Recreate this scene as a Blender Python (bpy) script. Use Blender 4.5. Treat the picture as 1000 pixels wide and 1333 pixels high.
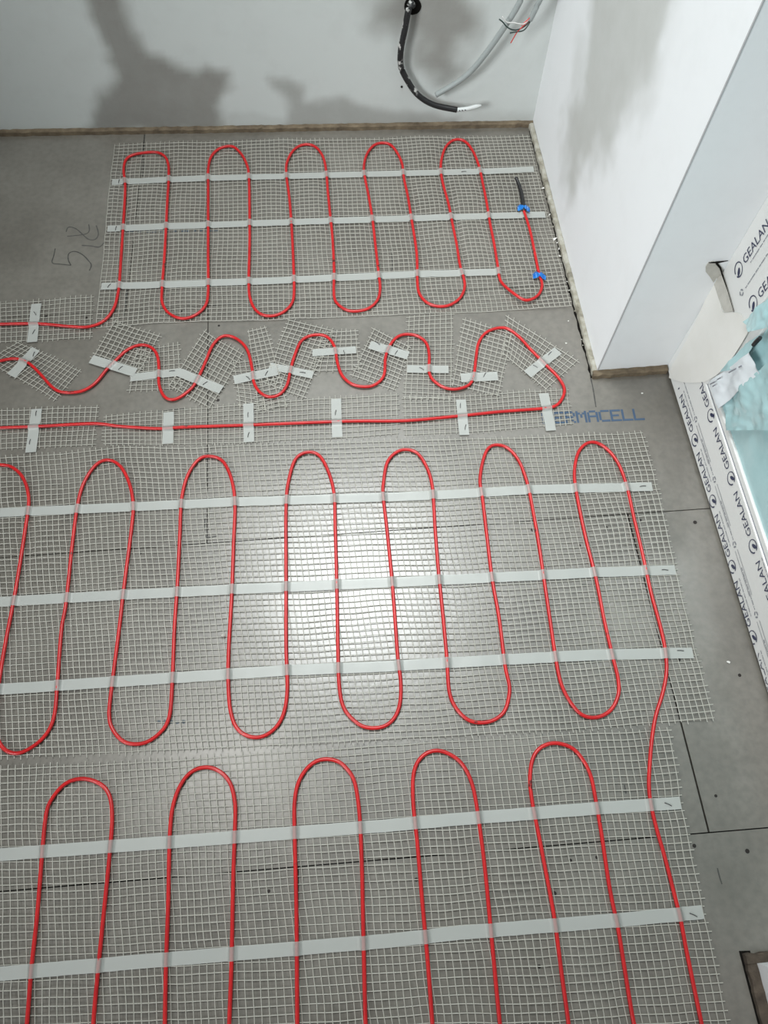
import bpy, bmesh, math, random
from mathutils import Vector, Matrix, noise
random.seed(7)
for o in list(bpy.data.objects): bpy.data.objects.remove(o, do_unlink=True)
scene = bpy.context.scene
COL = scene.collection

# ------------------------------------------------------------------ camera
H = 1.15                      # phone held 1.15 m above the floor
FPX = 964.0                   # focal length in pixels of the 1000x1333 frame
TH = math.atan(435.0/964.0)   # tilt away from straight down
cam_d = bpy.data.cameras.new('camera'); cam = bpy.data.objects.new('camera', cam_d); COL.objects.link(cam)
cam_d.sensor_fit = 'HORIZONTAL'; cam_d.sensor_width = 36.0; cam_d.lens = FPX/1000*36.0
cam_d.clip_start = 0.01
cam.location = (0, 0, H); cam.rotation_euler = (TH, 0, 0)
scene.camera = cam

# ------------------------------------------------------------------ light
world = bpy.data.worlds.new('world'); scene.world = world; world.use_nodes = True
bg = world.node_tree.nodes['Background']
bg.inputs[0].default_value = (0.93, 1.0, 0.95, 1); bg.inputs[1].default_value = 0.06
def area(name, loc, target, sx, sy, power, col=(1, 1, 1), spread=180):
    l = bpy.data.lights.new(name, 'AREA'); l.shape = 'RECTANGLE'; l.size = sx; l.size_y = sy
    l.energy = power; l.color = col; l.spread = math.radians(spread)
    o = bpy.data.objects.new(name, l); COL.objects.link(o); o.location = loc
    o.rotation_euler = (Vector(target)-Vector(loc)).to_track_quat('-Z', 'Y').to_euler()
    return o
area('skylight', (-0.13, 1.16, 2.25), (0.25, 0.45, 0), 0.66, 0.62, 16.5, (0.96, 1.0, 1.0), 95)
area('ceiling_lamp', (-0.74, 0.36, 2.45), (-0.3, 0.4, 0), 0.20, 0.20, 5.6, (1.0, 0.99, 0.95), 140)
area('window_daylight', (-1.9, -1.3, 1.75), (0.40, 1.05, 0.20), 0.9, 1.1, 10.5, (0.95, 0.985, 1.0), 48)
vs = scene.view_settings
vs.view_transform = 'Standard'; vs.look = 'None'; vs.gamma = 1.0; vs.use_curve_mapping = False; vs.exposure = -0.38

# ------------------------------------------------------------------ photo pixel -> place
CT, ST = math.cos(TH), math.sin(TH)
CAM = Vector((0, 0, H))
def ray(px, py):
    x, y = (px-500)/FPX, (666.5-py)/FPX
    return Vector((x, CT*y+ST, ST*y-CT))
def P(px, py, z=0.0):
    d = ray(px, py); return CAM + d*((z-H)/d.z)
def PL(px, py, p0, n):
    d = ray(px, py); return CAM + d*((p0-CAM).dot(n)/d.dot(n))

# ------------------------------------------------------------------ materials
def mat(name, col, rough=0.6, spec=0.5, **k):
    m = bpy.data.materials.new(name); m.use_nodes = True
    b = m.node_tree.nodes['Principled BSDF']
    b.inputs['Base Color'].default_value = (*col, 1); b.inputs['Roughness'].default_value = rough
    b.inputs['Specular IOR Level'].default_value = spec
    for kk, v in k.items(): b.inputs[kk.replace('_', ' ')].default_value = v
    return m
def nd(m, t, **k):
    n = m.node_tree.nodes.new(t)
    for a, v in k.items(): setattr(n, a, v)
    return n
def noisy(m, stops, scale, detail=6, rough=0.6, bump=0.0, bscale=None, coord='Object', dist=0.002):
    """colour ramp over noise plus optional fine relief"""
    t = m.node_tree; b = t.nodes['Principled BSDF']
    tc = nd(m, 'ShaderNodeTexCoord'); n = nd(m, 'ShaderNodeTexNoise')
    n.inputs['Scale'].default_value = scale; n.inputs['Detail'].default_value = detail; n.inputs['Roughness'].default_value = rough
    t.links.new(tc.outputs[coord], n.inputs['Vector'])
    r = nd(m, 'ShaderNodeValToRGB'); e = r.color_ramp.elements
    while len(e) < len(stops): e.new(0.5)
    for el, (p, c) in zip(e, stops): el.position = p; el.color = (*c, 1)
    t.links.new(n.outputs['Fac'], r.inputs['Fac']); t.links.new(r.outputs['Color'], b.inputs['Base Color'])
    if bump:
        n2 = nd(m, 'ShaderNodeTexNoise'); n2.inputs['Scale'].default_value = bscale or scale*6; n2.inputs['Detail'].default_value = 5
        t.links.new(tc.outputs[coord], n2.inputs['Vector'])
        bp = nd(m, 'ShaderNodeBump'); bp.inputs['Strength'].default_value = bump; bp.inputs['Distance'].default_value = dist
        t.links.new(n2.outputs['Fac'], bp.inputs['Height']); t.links.new(bp.outputs['Normal'], b.inputs['Normal'])
    return m

M = {}
# gypsum fibre boards: mottled grey, slightly sealed
m = M['board'] = mat('gypsum_board', (0.4, 0.39, 0.36), 0.31, 1.0)
t = m.node_tree; b = t.nodes['Principled BSDF']
b.inputs['Coat Weight'].default_value = 0.6; b.inputs['Coat Roughness'].default_value = 0.5   # dull primer film
tc = nd(m, 'ShaderNodeTexCoord')
n1 = nd(m, 'ShaderNodeTexNoise'); n1.inputs['Scale'].default_value = 5; n1.inputs['Detail'].default_value = 7; n1.inputs['Roughness'].default_value = 0.62
n2 = nd(m, 'ShaderNodeTexNoise'); n2.inputs['Scale'].default_value = 90; n2.inputs['Detail'].default_value = 4
r1 = nd(m, 'ShaderNodeValToRGB'); r1.color_ramp.elements[0].position = 0.28; r1.color_ramp.elements[0].color = (0.120, 0.109, 0.090, 1)
r1.color_ramp.elements[1].position = 0.72; r1.color_ramp.elements[1].color = (0.210, 0.197, 0.170, 1)
r2 = nd(m, 'ShaderNodeValToRGB'); r2.color_ramp.elements[0].position = 0.30; r2.color_ramp.elements[0].color = (0.80, 0.80, 0.80, 1)
r2.color_ramp.elements[1].position = 0.62; r2.color_ramp.elements[1].color = (1, 1, 1, 1)
mx = nd(m, 'ShaderNodeMix', data_type='RGBA', blend_type='MULTIPLY'); mx.inputs[0].default_value = 1
for n in (n1, n2): t.links.new(tc.outputs['Object'], n.inputs['Vector'])
t.links.new(n1.outputs['Fac'], r1.inputs['Fac']); t.links.new(n2.outputs['Fac'], r2.inputs['Fac'])
t.links.new(r1.outputs['Color'], mx.inputs[6]); t.links.new(r2.outputs['Color'], mx.inputs[7]); t.links.new(mx.outputs[2], b.inputs['Base Color'])
bp = nd(m, 'ShaderNodeBump'); bp.inputs['Strength'].default_value = 0.25; bp.inputs['Distance'].default_value = 0.001
t.links.new(n2.outputs['Fac'], bp.inputs['Height']); t.links.new(bp.outputs['Normal'], b.inputs['Normal'])

M['under'] = mat('dark_subfloor_and_gap_shade', (0.008, 0.007, 0.006), 0.9, 0.1)
M['net'] = mat('glass_fibre_thread', (0.43, 0.42, 0.37), 0.34, 0.6)
M['red'] = noisy(mat('red_cable_sheath', (0.72, 0.03, 0.025), 0.32, 0.5), [(0.35, (0.46, 0.010, 0.013)), (0.66, (0.58, 0.016, 0.017)), (0.71, (0.10, 0.008, 0.008))], 40)
M['black'] = mat('black_rubber', (0.012, 0.012, 0.013), 0.4)
M['blue'] = noisy(mat('blue_tape', (0.005, 0.13, 0.48), 0.35), [(0.3, (0.004, 0.09, 0.36)), (0.7, (0.01, 0.20, 0.62))], 120)
# translucent adhesive tape
m = M['tape'] = mat('translucent_tape', (0.46, 0.475, 0.45), 0.38, 0.5)
t = m.node_tree; b = t.nodes['Principled BSDF']; out = t.nodes['Material Output']
tr = nd(m, 'ShaderNodeBsdfTransparent'); ms = nd(m, 'ShaderNodeMixShader'); 
ct = nd(m, 'ShaderNodeAttribute', attribute_name='contact'); mr = nd(m, 'ShaderNodeMapRange')
mr.inputs['To Min'].default_value = 0.80; mr.inputs['To Max'].default_value = 0.50
t.links.new(ct.outputs['Fac'], mr.inputs['Value']); t.links.new(mr.outputs[0], ms.inputs[0])
tc = nd(m, 'ShaderNodeTexCoord'); n = nd(m, 'ShaderNodeTexNoise'); n.inputs['Scale'].default_value = 160
t.links.new(tc.outputs['Object'], n.inputs['Vector'])
bp = nd(m, 'ShaderNodeBump'); bp.inputs['Strength'].default_value = 0.2; bp.inputs['Distance'].default_value = 0.0006
t.links.new(n.outputs['Fac'], bp.inputs['Height']); t.links.new(bp.outputs['Normal'], b.inputs['Normal'])
t.links.new(tr.outputs[0], ms.inputs[1]); t.links.new(b.outputs[0], ms.inputs[2]); t.links.new(ms.outputs[0], out.inputs['Surface'])
M['staple'] = mat('steel_staple', (0.10, 0.10, 0.10), 0.4, Metallic=0.5)
M['pencil'] = mat('pencil', (0.06, 0.06, 0.055), 0.6)
M['smudge'] = mat('pencil_smudge', (0.085, 0.083, 0.078), 0.6)
M['ink'] = mat('blue_ink', (0.045, 0.085, 0.15), 0.6)
M['ink_faint'] = mat('faint_blue_ink', (0.10, 0.125, 0.15), 0.6)
M['screw'] = mat('dark_screw', (0.035, 0.03, 0.028), 0.5, Metallic=0.6)
M['strip'] = noisy(mat('brown_edge_strip', (0.17, 0.12, 0.07), 0.85), [(0.3, (0.085, 0.062, 0.040)), (0.7, (0.20, 0.155, 0.100))], 45, bump=0.5, bscale=180)
M['strip_grey'] = noisy(mat('grey_edge_strip', (0.3, 0.29, 0.24), 0.85), [(0.3, (0.13, 0.115, 0.085)), (0.48, (0.30, 0.285, 0.23)), (0.7, (0.46, 0.45, 0.40))], 38, bump=0.5, bscale=180)
M['pvc'] = mat('white_pvc', (0.70, 0.71, 0.69), 0.4)
M['strip_dark'] = noisy(mat('dark_brown_edge_strip', (0.06, 0.045, 0.03), 0.85), [(0.3, (0.035, 0.025, 0.018)), (0.7, (0.11, 0.085, 0.062))], 45, bump=0.5, bscale=180)
M['bare'] = noisy(mat('bare_cream_pvc', (0.72, 0.71, 0.66), 0.5), [(0.3, (0.70, 0.695, 0.65)), (0.7, (0.76, 0.755, 0.72))], 14)
M['filmprint'] = mat('navy_print', (0.016, 0.022, 0.07), 0.4)
M['greyprint'] = mat('grey_print', (0.22, 0.23, 0.26), 0.5)
M['ledge'] = noisy(mat('beige_plaster_ledge', (0.5, 0.49, 0.44), 0.8), [(0.3, (0.42, 0.41, 0.37)), (0.7, (0.54, 0.53, 0.48))], 60)
# pale teal plastic sheet, translucent
m = M['teal'] = mat('teal_plastic_sheet', (0.45, 0.66, 0.67), 0.16, 0.7)
noisy(m, [(0.3, (0.30, 0.50, 0.52)), (0.7, (0.44, 0.64, 0.655))], 9, bump=0.0)
M['clearfilm'] = mat('milky_film', (0.74, 0.79, 0.82), 0.22, 0.6)
M['conduit'] = mat('grey_conduit', (0.30, 0.33, 0.325), 0.45)
M['wire_d'] = mat('dark_green_wire', (0.02, 0.045, 0.04), 0.4)
M['wire_w'] = mat('white_wire', (0.6, 0.6, 0.58), 0.4)
M['wire_r'] = mat('red_wire', (0.65, 0.06, 0.05), 0.4)
M['core'] = mat('pale_core', (0.62, 0.65, 0.64), 0.35)
M['crumb'] = mat('plaster_crumb', (0.75, 0.74, 0.70), 0.9)
m = M['cablepaint'] = mat('black_cable_with_plaster', (0.012, 0.012, 0.013), 0.5)
noisy(m, [(0.56, (0.012, 0.012, 0.013)), (0.62, (0.5, 0.5, 0.48))], 70, 3, bump=0.3)
# plaster: 'patch' attribute 0 = white filler / paint, 1 = bare grey render
def plaster(name, white, grey):
    m = mat(name, white, 0.55, 0.35); t = m.node_tree; b = t.nodes['Principled BSDF']
    at = nd(m, 'ShaderNodeAttribute', attribute_name='patch'); tc = nd(m, 'ShaderNodeTexCoord')
    n = nd(m, 'ShaderNodeTexNoise'); n.inputs['Scale'].default_value = 16; n.inputs['Detail'].default_value = 8; n.inputs['Roughness'].default_value = 0.65
    t.links.new(tc.outputs['Object'], n.inputs['Vector'])
    s = nd(m, 'ShaderNodeMath', operation='MULTIPLY_ADD'); s.inputs[1].default_value = 0.30; s.inputs[2].default_value = -0.15
    a = nd(m, 'ShaderNodeMath', operation='ADD', use_clamp=True)
    t.links.new(n.outputs['Fac'], s.inputs[0]); t.links.new(s.outputs[0], a.inputs[0]); t.links.new(at.outputs['Fac'], a.inputs[1])
    mx = nd(m, 'ShaderNodeMix', data_type='RGBA'); mx.inputs[6].default_value = (*white, 1); mx.inputs[7].default_value = (*grey, 1)
    t.links.new(a.outputs[0], mx.inputs[0]); t.links.new(mx.outputs[2], b.inputs['Base Color'])
    n2 = nd(m, 'ShaderNodeTexNoise'); n2.inputs['Scale'].default_value = 60; n2.inputs['Detail'].default_value = 6
    t.links.new(tc.outputs['Object'], n2.inputs['Vector'])
    bp = nd(m, 'ShaderNodeBump'); bp.inputs['Strength'].default_value = 0.15; bp.inputs['Distance'].default_value = 0.002
    t.links.new(n2.outputs['Fac'], bp.inputs['Height']); t.links.new(bp.outputs['Normal'], b.inputs['Normal'])
    return m
M['wall_b'] = plaster('back_wall_plaster', (0.60, 0.635, 0.62), (0.25, 0.245, 0.225))
M['wall_r'] = plaster('right_wall_plaster', (0.78, 0.80, 0.81), (0.43, 0.44, 0.41))

# ------------------------------------------------------------------ helpers
def link(name, me, material=None, parent=None, smooth=False):
    if material is not None: me.materials.append(material)
    if smooth:
        for p in me.polygons: p.use_smooth = True
    o = bpy.data.objects.new(name, me); COL.objects.link(o)
    if parent is not None: o.parent = parent
    return o
def obj(name, verts, faces, material, parent=None, smooth=False):
    me = bpy.data.meshes.new(name); me.from_pydata([tuple(v) for v in verts], [], faces); me.update()
    bm = bmesh.new(); bm.from_mesh(me); bmesh.ops.recalc_face_normals(bm, faces=bm.faces); bm.to_mesh(me); bm.free()
    return link(name, me, material, parent, smooth)
def empty(name, loc=(0, 0, 0)):
    o = bpy.data.objects.new(name, None); COL.objects.link(o); o.location = loc; o.empty_display_size = 0.05
    return o
def tag(o, label=None, cat=None, group=None, kind=None):
    for k, v in (('label', label), ('category', cat), ('group', group), ('kind', kind)):
        if v: o[k] = v
    return o
def keep(o, parent):                       # parent without moving (parents here sit at an un-rotated place)
    o.parent = parent; o.matrix_parent_inverse = Matrix.Translation(-Vector(parent.location)); return o

def slab(poly, z0, z1):
    n = len(poly)
    v = [(p[0], p[1], z0) for p in poly]+[(p[0], p[1], z1) for p in poly]
    f = [list(range(n))[::-1], list(range(n, 2*n))]+[[i, (i+1) % n, n+(i+1) % n, n+i] for i in range(n)]
    return v, f
class MB:
    def __init__(s): s.v = []; s.f = []
    def add(s, v, f):
        b = len(s.v); s.v += [tuple(x) for x in v]; s.f += [[b+i for i in q] for q in f]
    def build(s, name, m, parent=None, smooth=False): return obj(name, s.v, s.f, m, parent, smooth)
def frames(pts):
    out = []; n = len(pts)
    for i in range(n):
        a, c = pts[max(i-1, 0)], pts[min(i+1, n-1)]
        t = (c-a); t = t.normalized() if t.length > 1e-9 else Vector((1, 0, 0))
        up = Vector((0, 0, 1)) if abs(t.z) < 0.95 else Vector((0, 1, 0))
        s = t.cross(up).normalized(); u = s.cross(t)
        out.append((t, s, u))
    return out
def tube(pts, r, k=8, cap=True):
    v, f = [], []; fr = frames(pts); n = len(pts)
    rr = r if isinstance(r, (list, tuple)) else [r]*n
    for i, p in enumerate(pts):
        t, s, u = fr[i]
        for j in range(k):
            a = 2*math.pi*j/k; v.append(p+s*(math.cos(a)*rr[i])+u*(math.sin(a)*rr[i]))
    for i in range(n-1):
        for j in range(k):
            f.append([i*k+j, i*k+(j+1) % k, (i+1)*k+(j+1) % k, (i+1)*k+j])
    if cap: f.append(list(range(k))[::-1]); f.append([(n-1)*k+j for j in range(k)])
    return v, f
def spline(pts, step):
    """Catmull-Rom through points, resampled to about step"""
    out = []; n = len(pts)
    for i in range(n-1):
        p0, p1, p2, p3 = pts[max(i-1, 0)], pts[i], pts[i+1], pts[min(i+2, n-1)]
        k = max(1, int(math.ceil((p2-p1).length/step)))
        for j in range(k):
            t = j/k
            out.append(0.5*((2*p1)+(p2-p0)*t+(2*p0-5*p1+4*p2-p3)*t*t+(3*p1-p0-3*p2+p3)*t**3))
    out.append(pts[-1].copy())
    return out
def smooth_path(pts, it=2):
    for _ in range(it):
        pts = [pts[0]]+[(pts[i-1]+pts[i]*2+pts[i+1])/4 for i in range(1, len(pts)-1)]+[pts[-1]]
    return pts
def polylerp(pl, u):
    L = [0]
    for i in range(len(pl)-1): L.append(L[-1]+(pl[i+1]-pl[i]).length)
    d = u*L[-1]
    for i in range(len(pl)-1):
        if d <= L[i+1] or i == len(pl)-2:
            return pl[i].lerp(pl[i+1], (d-L[i])/max(L[i+1]-L[i], 1e-9))

# ------------------------------------------------------------------ floor
def off(p, q, d): t = (q-p).normalized(); return Vector((-t.y, t.x, 0))*d
def line_hit(a, b, c, d):
    r, s = b-a, d-c; den = r.x*s.y-r.y*s.x
    k = ((c-a).x*s.y-(c-a).y*s.x)/den; return a+r*k
def ext(a, b, l0, l1): t = (b-a).normalized(); return a-t*l0, b+t*l1
floor = tag(obj('floor', *slab([(-2.3, -1.3), (0.75, -1.3), (0.75, 1.65), (-2.3, 1.65)], -0.06, -0.022), M['under']), kind='structure')
J1 = ext(P(190, 1145), P(924, 1084), 2.2, 0.6)
dj = (J1[1]-J1[0]).normalized(); nj = Vector((-dj.y, dj.x, 0))
rows = [tuple(p+nj*(0.5*k) for p in J1) for k in (-2, -1, 0, 1, 2, 3.3)]       # 0.5 m wide boards
seams = [(P(388, 1160), P(387, 1333)), (P(388, 1160), P(387, 1333)), (P(820, 680), P(923, 1083)), (P(271, 400), P(270, 640)), (P(188, 176), P(165, 395))]
seams[0] = tuple(p+dj*-0.6 for p in seams[0])
gaps = [0.0008, 0.0008, 0.0014, 0.0008, 0.0008]
for k in range(5):
    lo, hi = rows[k], rows[k+1]; s0, s1 = seams[k]
    a, c = line_hit(*lo, s0, s1), line_hit(*hi, s0, s1)
    g = gaps[k]; e = 0.0010 if k == 2 else 0.0006
    le, ri = dj*1.5, dj*1.5
    L0 = a-dj*1.5; L1 = c-dj*1.5
    for (q0, q1, q2, q3) in ((L0+dj*0.0006, a-dj*g, c-dj*g, L1+dj*0.0006), (a+dj*g, a+dj*1.5, c+dj*1.5, c+dj*g)):
        poly = [q0+nj*e, q1+nj*e, q2-nj*e, q3-nj*e]
        # trim to the room
        for ax, lim, sg in ((0, -2.3, 1), (0, 0.75, -1), (1, -1.3, 1), (1, 1.65, -1)):
            res = []
            for i in range(len(poly)):
                p, q = poly[i-1], poly[i]; dp, dq = (p[ax]-lim)*sg, (q[ax]-lim)*sg
                if (dp > 0) != (dq > 0): res.append(p.lerp(q, dp/(dp-dq)))
                if dq > 0: res.append(q)
            poly = res
        if len(poly) < 3: continue
        o = obj('floor_board', *slab(poly, -0.022, 0.0), M['board'], floor)
for px, py in ((236, 405), (285, 424), (284, 521), (183, 720), (693, 690), (790, 687), (834, 677), (884, 859), (932, 1036), (904, 1101),
               (743, 1120), (777, 1116), (542, 1145), (973, 1108), (350, 1160), (702, 1258), (722, 1163), (112, 414), (60, 412), (963, 879), (905, 680), (755, 710)):
    r = random.uniform(0.0022, 0.0034)
    p = P(px, py)
    obj('screw_head', *slab([(p.x+r*math.cos(a*math.pi/4), p.y+r*math.sin(a*math.pi/4)) for a in range(8)], -0.002, 0.0004), M['screw'], floor)
def mark(name, pts, w, m, z=0.0004, parent=floor):
    pts = smooth_path(spline([P(*q) for q in pts], 0.004), 1)
    v, f = [], []
    for i, (t_, s, u) in enumerate(frames(pts)):
        p = pts[i]; ww = w*(0.75+0.5*random.random())
        v += [p-s*ww+Vector((0, 0, z)), p+s*ww+Vector((0, 0, z)), p+s*ww-Vector((0, 0, 0.002)), p-s*ww-Vector((0, 0, 0.002))]
    for i in range(len(pts)-1):
        for j in range(4): f.append([4*i+j, 4*i+(j+1) % 4, 4*i+4+(j+1) % 4, 4*i+4+j])
    return obj(name, v, f, m, parent)
o40 = lambda l: [(40+x/7.143, 260+y/7.143) for x, y in l]
mark('pencil_mark', o40([(228, 455), (215, 520), (200, 588), (280, 600), (375, 610)]), 0.0009, M['pencil'])
mark('pencil_mark', o40([(375, 610), (350, 560), (355, 500), (410, 480), (480, 510), (540, 570), (565, 610), (545, 660)]), 0.0010, M['pencil'])
mark('pencil_mark', o40([(330, 300), (350, 255), (420, 270), (490, 330), (540, 370), (600, 370), (630, 320), (610, 240)]), 0.0011, M['smudge'])
mark('pencil_mark', o40([(540, 230), (545, 290), (510, 320), (400, 335), (340, 340)]), 0.0010, M['smudge'])
mark('pencil_mark', o40([(475, 425), (560, 430), (640, 440), (690, 390)]), 0.0013, M['smudge'])
mark('pencil_mark', [(188.5, 176), (187, 200), (186, 230)], 0.0009, M['pencil'])
mark('pencil_mark', [(200, 537), (222, 534), (240, 532)], 0.0008, M['pencil'])
mark('pencil_mark', [(934, 1130), (937, 1142), (940, 1151)], 0.0008, M['pencil'])
mark('pencil_mark', [(813, 1022), (815, 1033)], 0.0010, M['pencil'])
mark('pencil_mark', [(769, 492), (772, 505), (776, 530)], 0.0010, M['pencil'])
mark('pencil_mark', [(165, 378), (163, 395), (161, 412)], 0.0014, M['pencil'])
mark('pencil_mark', [(757, 761), (765, 761), (774, 761)], 0.0009, M['pencil'])
mark('pencil_mark', [(267, 675), (267, 698), (282, 698)], 0.0010, M['pencil'])
mark('pencil_mark', [(510, 330), (511, 345), (509, 358)], 0.0008, M['pencil'])
for i in range(14):                       # worn, unreadable ink dashes below the back mat
    x = 163+i*9+random.uniform(-2, 2); mark('ink_mark', [(x, 302.5-0.02*(x-163)), (x+random.uniform(3, 6), 302-0.02*(x-163))], 0.0022, M['ink_faint'])
for i in range(5):
    x = 205+i*8; mark('ink_mark', [(x, 941+random.uniform(-4, 4)), (x+4, 940)], 0.0024, M['ink_faint'])
# dotted ink-jet print, 5x7 dots a letter
GL = {'F': '11111,10000,10000,11110,10000,10000,10000', 'E': '11111,10000,10000,11110,10000,10000,11111', 'R': '11110,10001,10001,11110,10100,10010,10001',
      'M': '10001,11011,10101,10101,10001,10001,10001', 'A': '01110,10001,10001,11111,10001,10001,10001', 'C': '01111,10000,10000,10000,10000,10000,01111', 'L': '10000,10000,10000,10000,10000,10000,11111'}
def dotprint(word, a, b, hgt, m, ds=0.30):
    """word along floor line a->b (pixels), hgt = letter height in metres"""
    A, B = P(*a), P(*b); d = (B-A).normalized(); n = Vector((-d.y, d.x, 0)); adv = (B-A).length/len(word)
    mb = MB(); cw = adv*0.74/4; ch = hgt/6
    for i, c in enumerate(word):
        if c not in GL: continue
        for r, row in enumerate(GL[c].split(',')):
            for q, bit in enumerate(row):
                if bit == '1' and random.random() < 0.995:
                    p = A+d*(i*adv+q*cw)+n*((6-r)*ch); sx, sy = cw*ds*1.2, ch*ds*1.3
                    c4 = [p-d*sx-n*sy, p+d*sx-n*sy, p+d*sx+n*sy, p-d*sx+n*sy]
                    mb.add(*slab(c4, -0.001, 0.0004))
    return mb.build('printed_lettering', m, floor)
dotprint('FERMACELL', (708, 551), (842, 545.5), 0.0205, M['ink'], 0.42)

# ------------------------------------------------------------------ walls and edge strips
HS = 0.011                                        # strip height
def wall_grid(name, a, b, z0, z1, material, patches, nx, nz, parent=None, thick=0.1, away=None):
    """vertical wall a->b with a dense face carrying the 'patch' attribute, and a back"""
    a, b = Vector((a.x, a.y, 0)), Vector((b.x, b.y, 0))
    v, f, vals = [], [], []
    d = b-a; n = Vector((d.y, -d.x, 0)).normalized()
    if n.dot(CAM-a) < 0: n = -n
    for j in range(nz+1):
        z = z0+(z1-z0)*(j/nz)**2.0
        for i in range(nx+1):
            p = a+d*(i/nx)+Vector((0, 0, z)); v.append(p); vals.append(patches(p) if patches else 0.0)
    for j in range(nz):
        for i in range(nx): f.append([j*(nx+1)+i, j*(nx+1)+i+1, (j+1)*(nx+1)+i+1, (j+1)*(nx+1)+i])
    bk = len(v); o_ = [a-n*thick, b-n*thick]
    v += [o_[0]+Vector((0, 0, z0)), o_[1]+Vector((0, 0, z0)), o_[1]+Vector((0, 0, z1)), o_[0]+Vector((0, 0, z1))]; vals += [0]*4
    top = nz*(nx+1)
    f += [[bk, bk+1, bk+2, bk+3], [0, nx, bk+1, bk], [top, top+nx, bk+2, bk+3], [0, top, bk+3, bk], [nx, top+nx, bk+2, bk+1]]
    me = bpy.data.meshes.new(name); me.from_pydata([tuple(x) for x in v], [], f); me.update()
    at = me.attributes.new('patch', 'FLOAT', 'POINT'); at.data.foreach_set('value', vals)
    bm = bmesh.new(); bm.from_mesh(me); bmesh.ops.recalc_face_normals(bm, faces=bm.faces); bm.to_mesh(me); bm.free()
    return tag(link(name, me, material, parent), kind='structure')
def proj(p):
    q = p-CAM; x, yy, zz = q.x, CT*q.y+ST*q.z, -ST*q.y+CT*q.z
    return 500-FPX*x/zz, 666.5+FPX*yy/zz
def poly_dist(pt, poly):
    """signed distance, positive inside"""
    x, y = pt; ins = False; best = 1e9; n = len(poly)
    for i in range(n):
        x0, y0 = poly[i]; x1, y1 = poly[(i+1) % n]
        if (y0 > y) != (y1 > y) and x < (x1-x0)*(y-y0)/(y1-y0)+x0: ins = not ins
        dx, dy = x1-x0, y1-y0; tt = max(0, min(1, ((x-x0)*dx+(y-y0)*dy)/(dx*dx+dy*dy+1e-9)))
        best = min(best, math.hypot(x-x0-tt*dx, y-y0-tt*dy))
    return best if ins else -best
def patcher(items):
    """grey patches given as outlines in wall coordinates (metres), soft edges and trowel noise"""
    def g(p):
        v = 0.0
        for plane_uv, poly, soft, amt in items:
            uv = plane_uv(p); nz_ = noise.noise(p*14)*soft*0.9+noise.noise(p*40)*soft*0.4
            s = poly_dist(uv, poly)+nz_
            k = max(0.0, min(1.0, 0.5+s/(2*soft))); k = k*k*(3-2*k)
            v = max(v, k*amt)
        return v
    return g
# base lines of the walls: where the wall face meets the top of the edge strip
B0, B1 = P(0, 168.5, HS), P(694, 156.5, HS)                # back wall
C1, C2 = P(778, 482.5, HS), P(868, 475.5, HS)              # window niche: wall corner and frame corner
corner = B1
for p in (B0, B1, C1, C2): p.z = 0
Bl = B0+(B0-B1).normalized()*1.35
nb = Vector((B1.y-B0.y, -(B1.x-B0.x), 0)).normalized()      # back wall normal, into the room
if nb.y > 0: nb = -nb
nr = Vector((C1.y-B1.y, -(C1.x-B1.x), 0)).normalized()
if nr.x > 0: nr = -nr
ub, ur = (B1-B0).normalized(), (C1-B1).normalized()
uvb = lambda p: ((p-B0).dot(ub), p.z)
uvr = lambda p: ((p-B1).dot(ur), p.z)
def wall_poly(px, p0, n, uv): return [uv(PL(x, y, p0, n)) for x, y in px]
back_items = [
    (uvb, wall_poly([(105, -40), (122, 25), (142, 62), (146, 100), (128, 140), (108, 172), (292, 172), (284, 140), (300, 112), (297, 94), (238, 88), (190, 74), (168, 40), (158, -40)], B0, nb, uvb), 0.020, 0.90),
    (uvb, wall_poly([(345, 98), (398, 112), (402, 128), (450, 124), (520, 146), (600, 150), (600, 172), (366, 172), (372, 130)], B0, nb, uvb), 0.016, 0.62),
    (uvb, wall_poly([(500, -60), (618, -60), (612, 30), (600, 80), (575, 108), (552, 90), (535, 40), (500, 20)], B0, nb, uvb), 0.040, 0.85),
    (uvb, wall_poly([(440, -80), (520, -80), (515, 20), (492, 40), (470, 10)], B0, nb, uvb), 0.035, 0.30),
    (uvb, wall_poly([(270, 150), (700, 146), (700, 180), (270, 180)], B0, nb, uvb), 0.012, 0.22),
]
right_items = [
    (uvr, wall_poly([(782, -80), (900, -80), (866, 40), (832, 130), (790, 205), (742, 250), (735, 180), (752, 110), (768, 20)], B1, nr, uvr), 0.055, 0.75),
    (uvr, wall_poly([(752, 40), (790, 40), (750, 260), (725, 240)], B1, nr, uvr), 0.04, 0.35),
]
wall_back = wall_grid('wall_back', Bl, B1+ub*0.12, 0, 2.5, M['wall_b'], patcher(back_items), 260, 110)
wall_right = wall_grid('wall_right', B1, C1, 0, 2.5, M['wall_r'], patcher(right_items), 110, 110, thick=0.02)
# niche return (its face looks along the room) and the wall on the near side of the window
ue = (C2-C1).normalized()
C3 = C1+ue*0.32
v, f = slab([C1, C3, C3+Vector((0.05, 0.5, 0)), B1+Vector((0.3, 0.05, 0)), B1-nr*0.012, C1-nr*0.012], 0, 2.5)
wall_niche = tag(obj('wall_niche', v, f, M['wall_r']), kind='structure')
F1 = P(986, 1254, HS); F1.z = 0
ud = (P(1000, 1303, HS)-P(986, 1254, HS)); ud.z = 0; ud.normalize()
ud = (ur*0.7+ud*0.3).normalized()
v, f = slab([F1, F1+ue*0.32, F1+ue*0.32+ud*0.75, F1+ud*0.75], 0.0, 2.5)
wall_near = tag(obj('wall_near', v, f, M['wall_r']), kind='structure')
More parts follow.
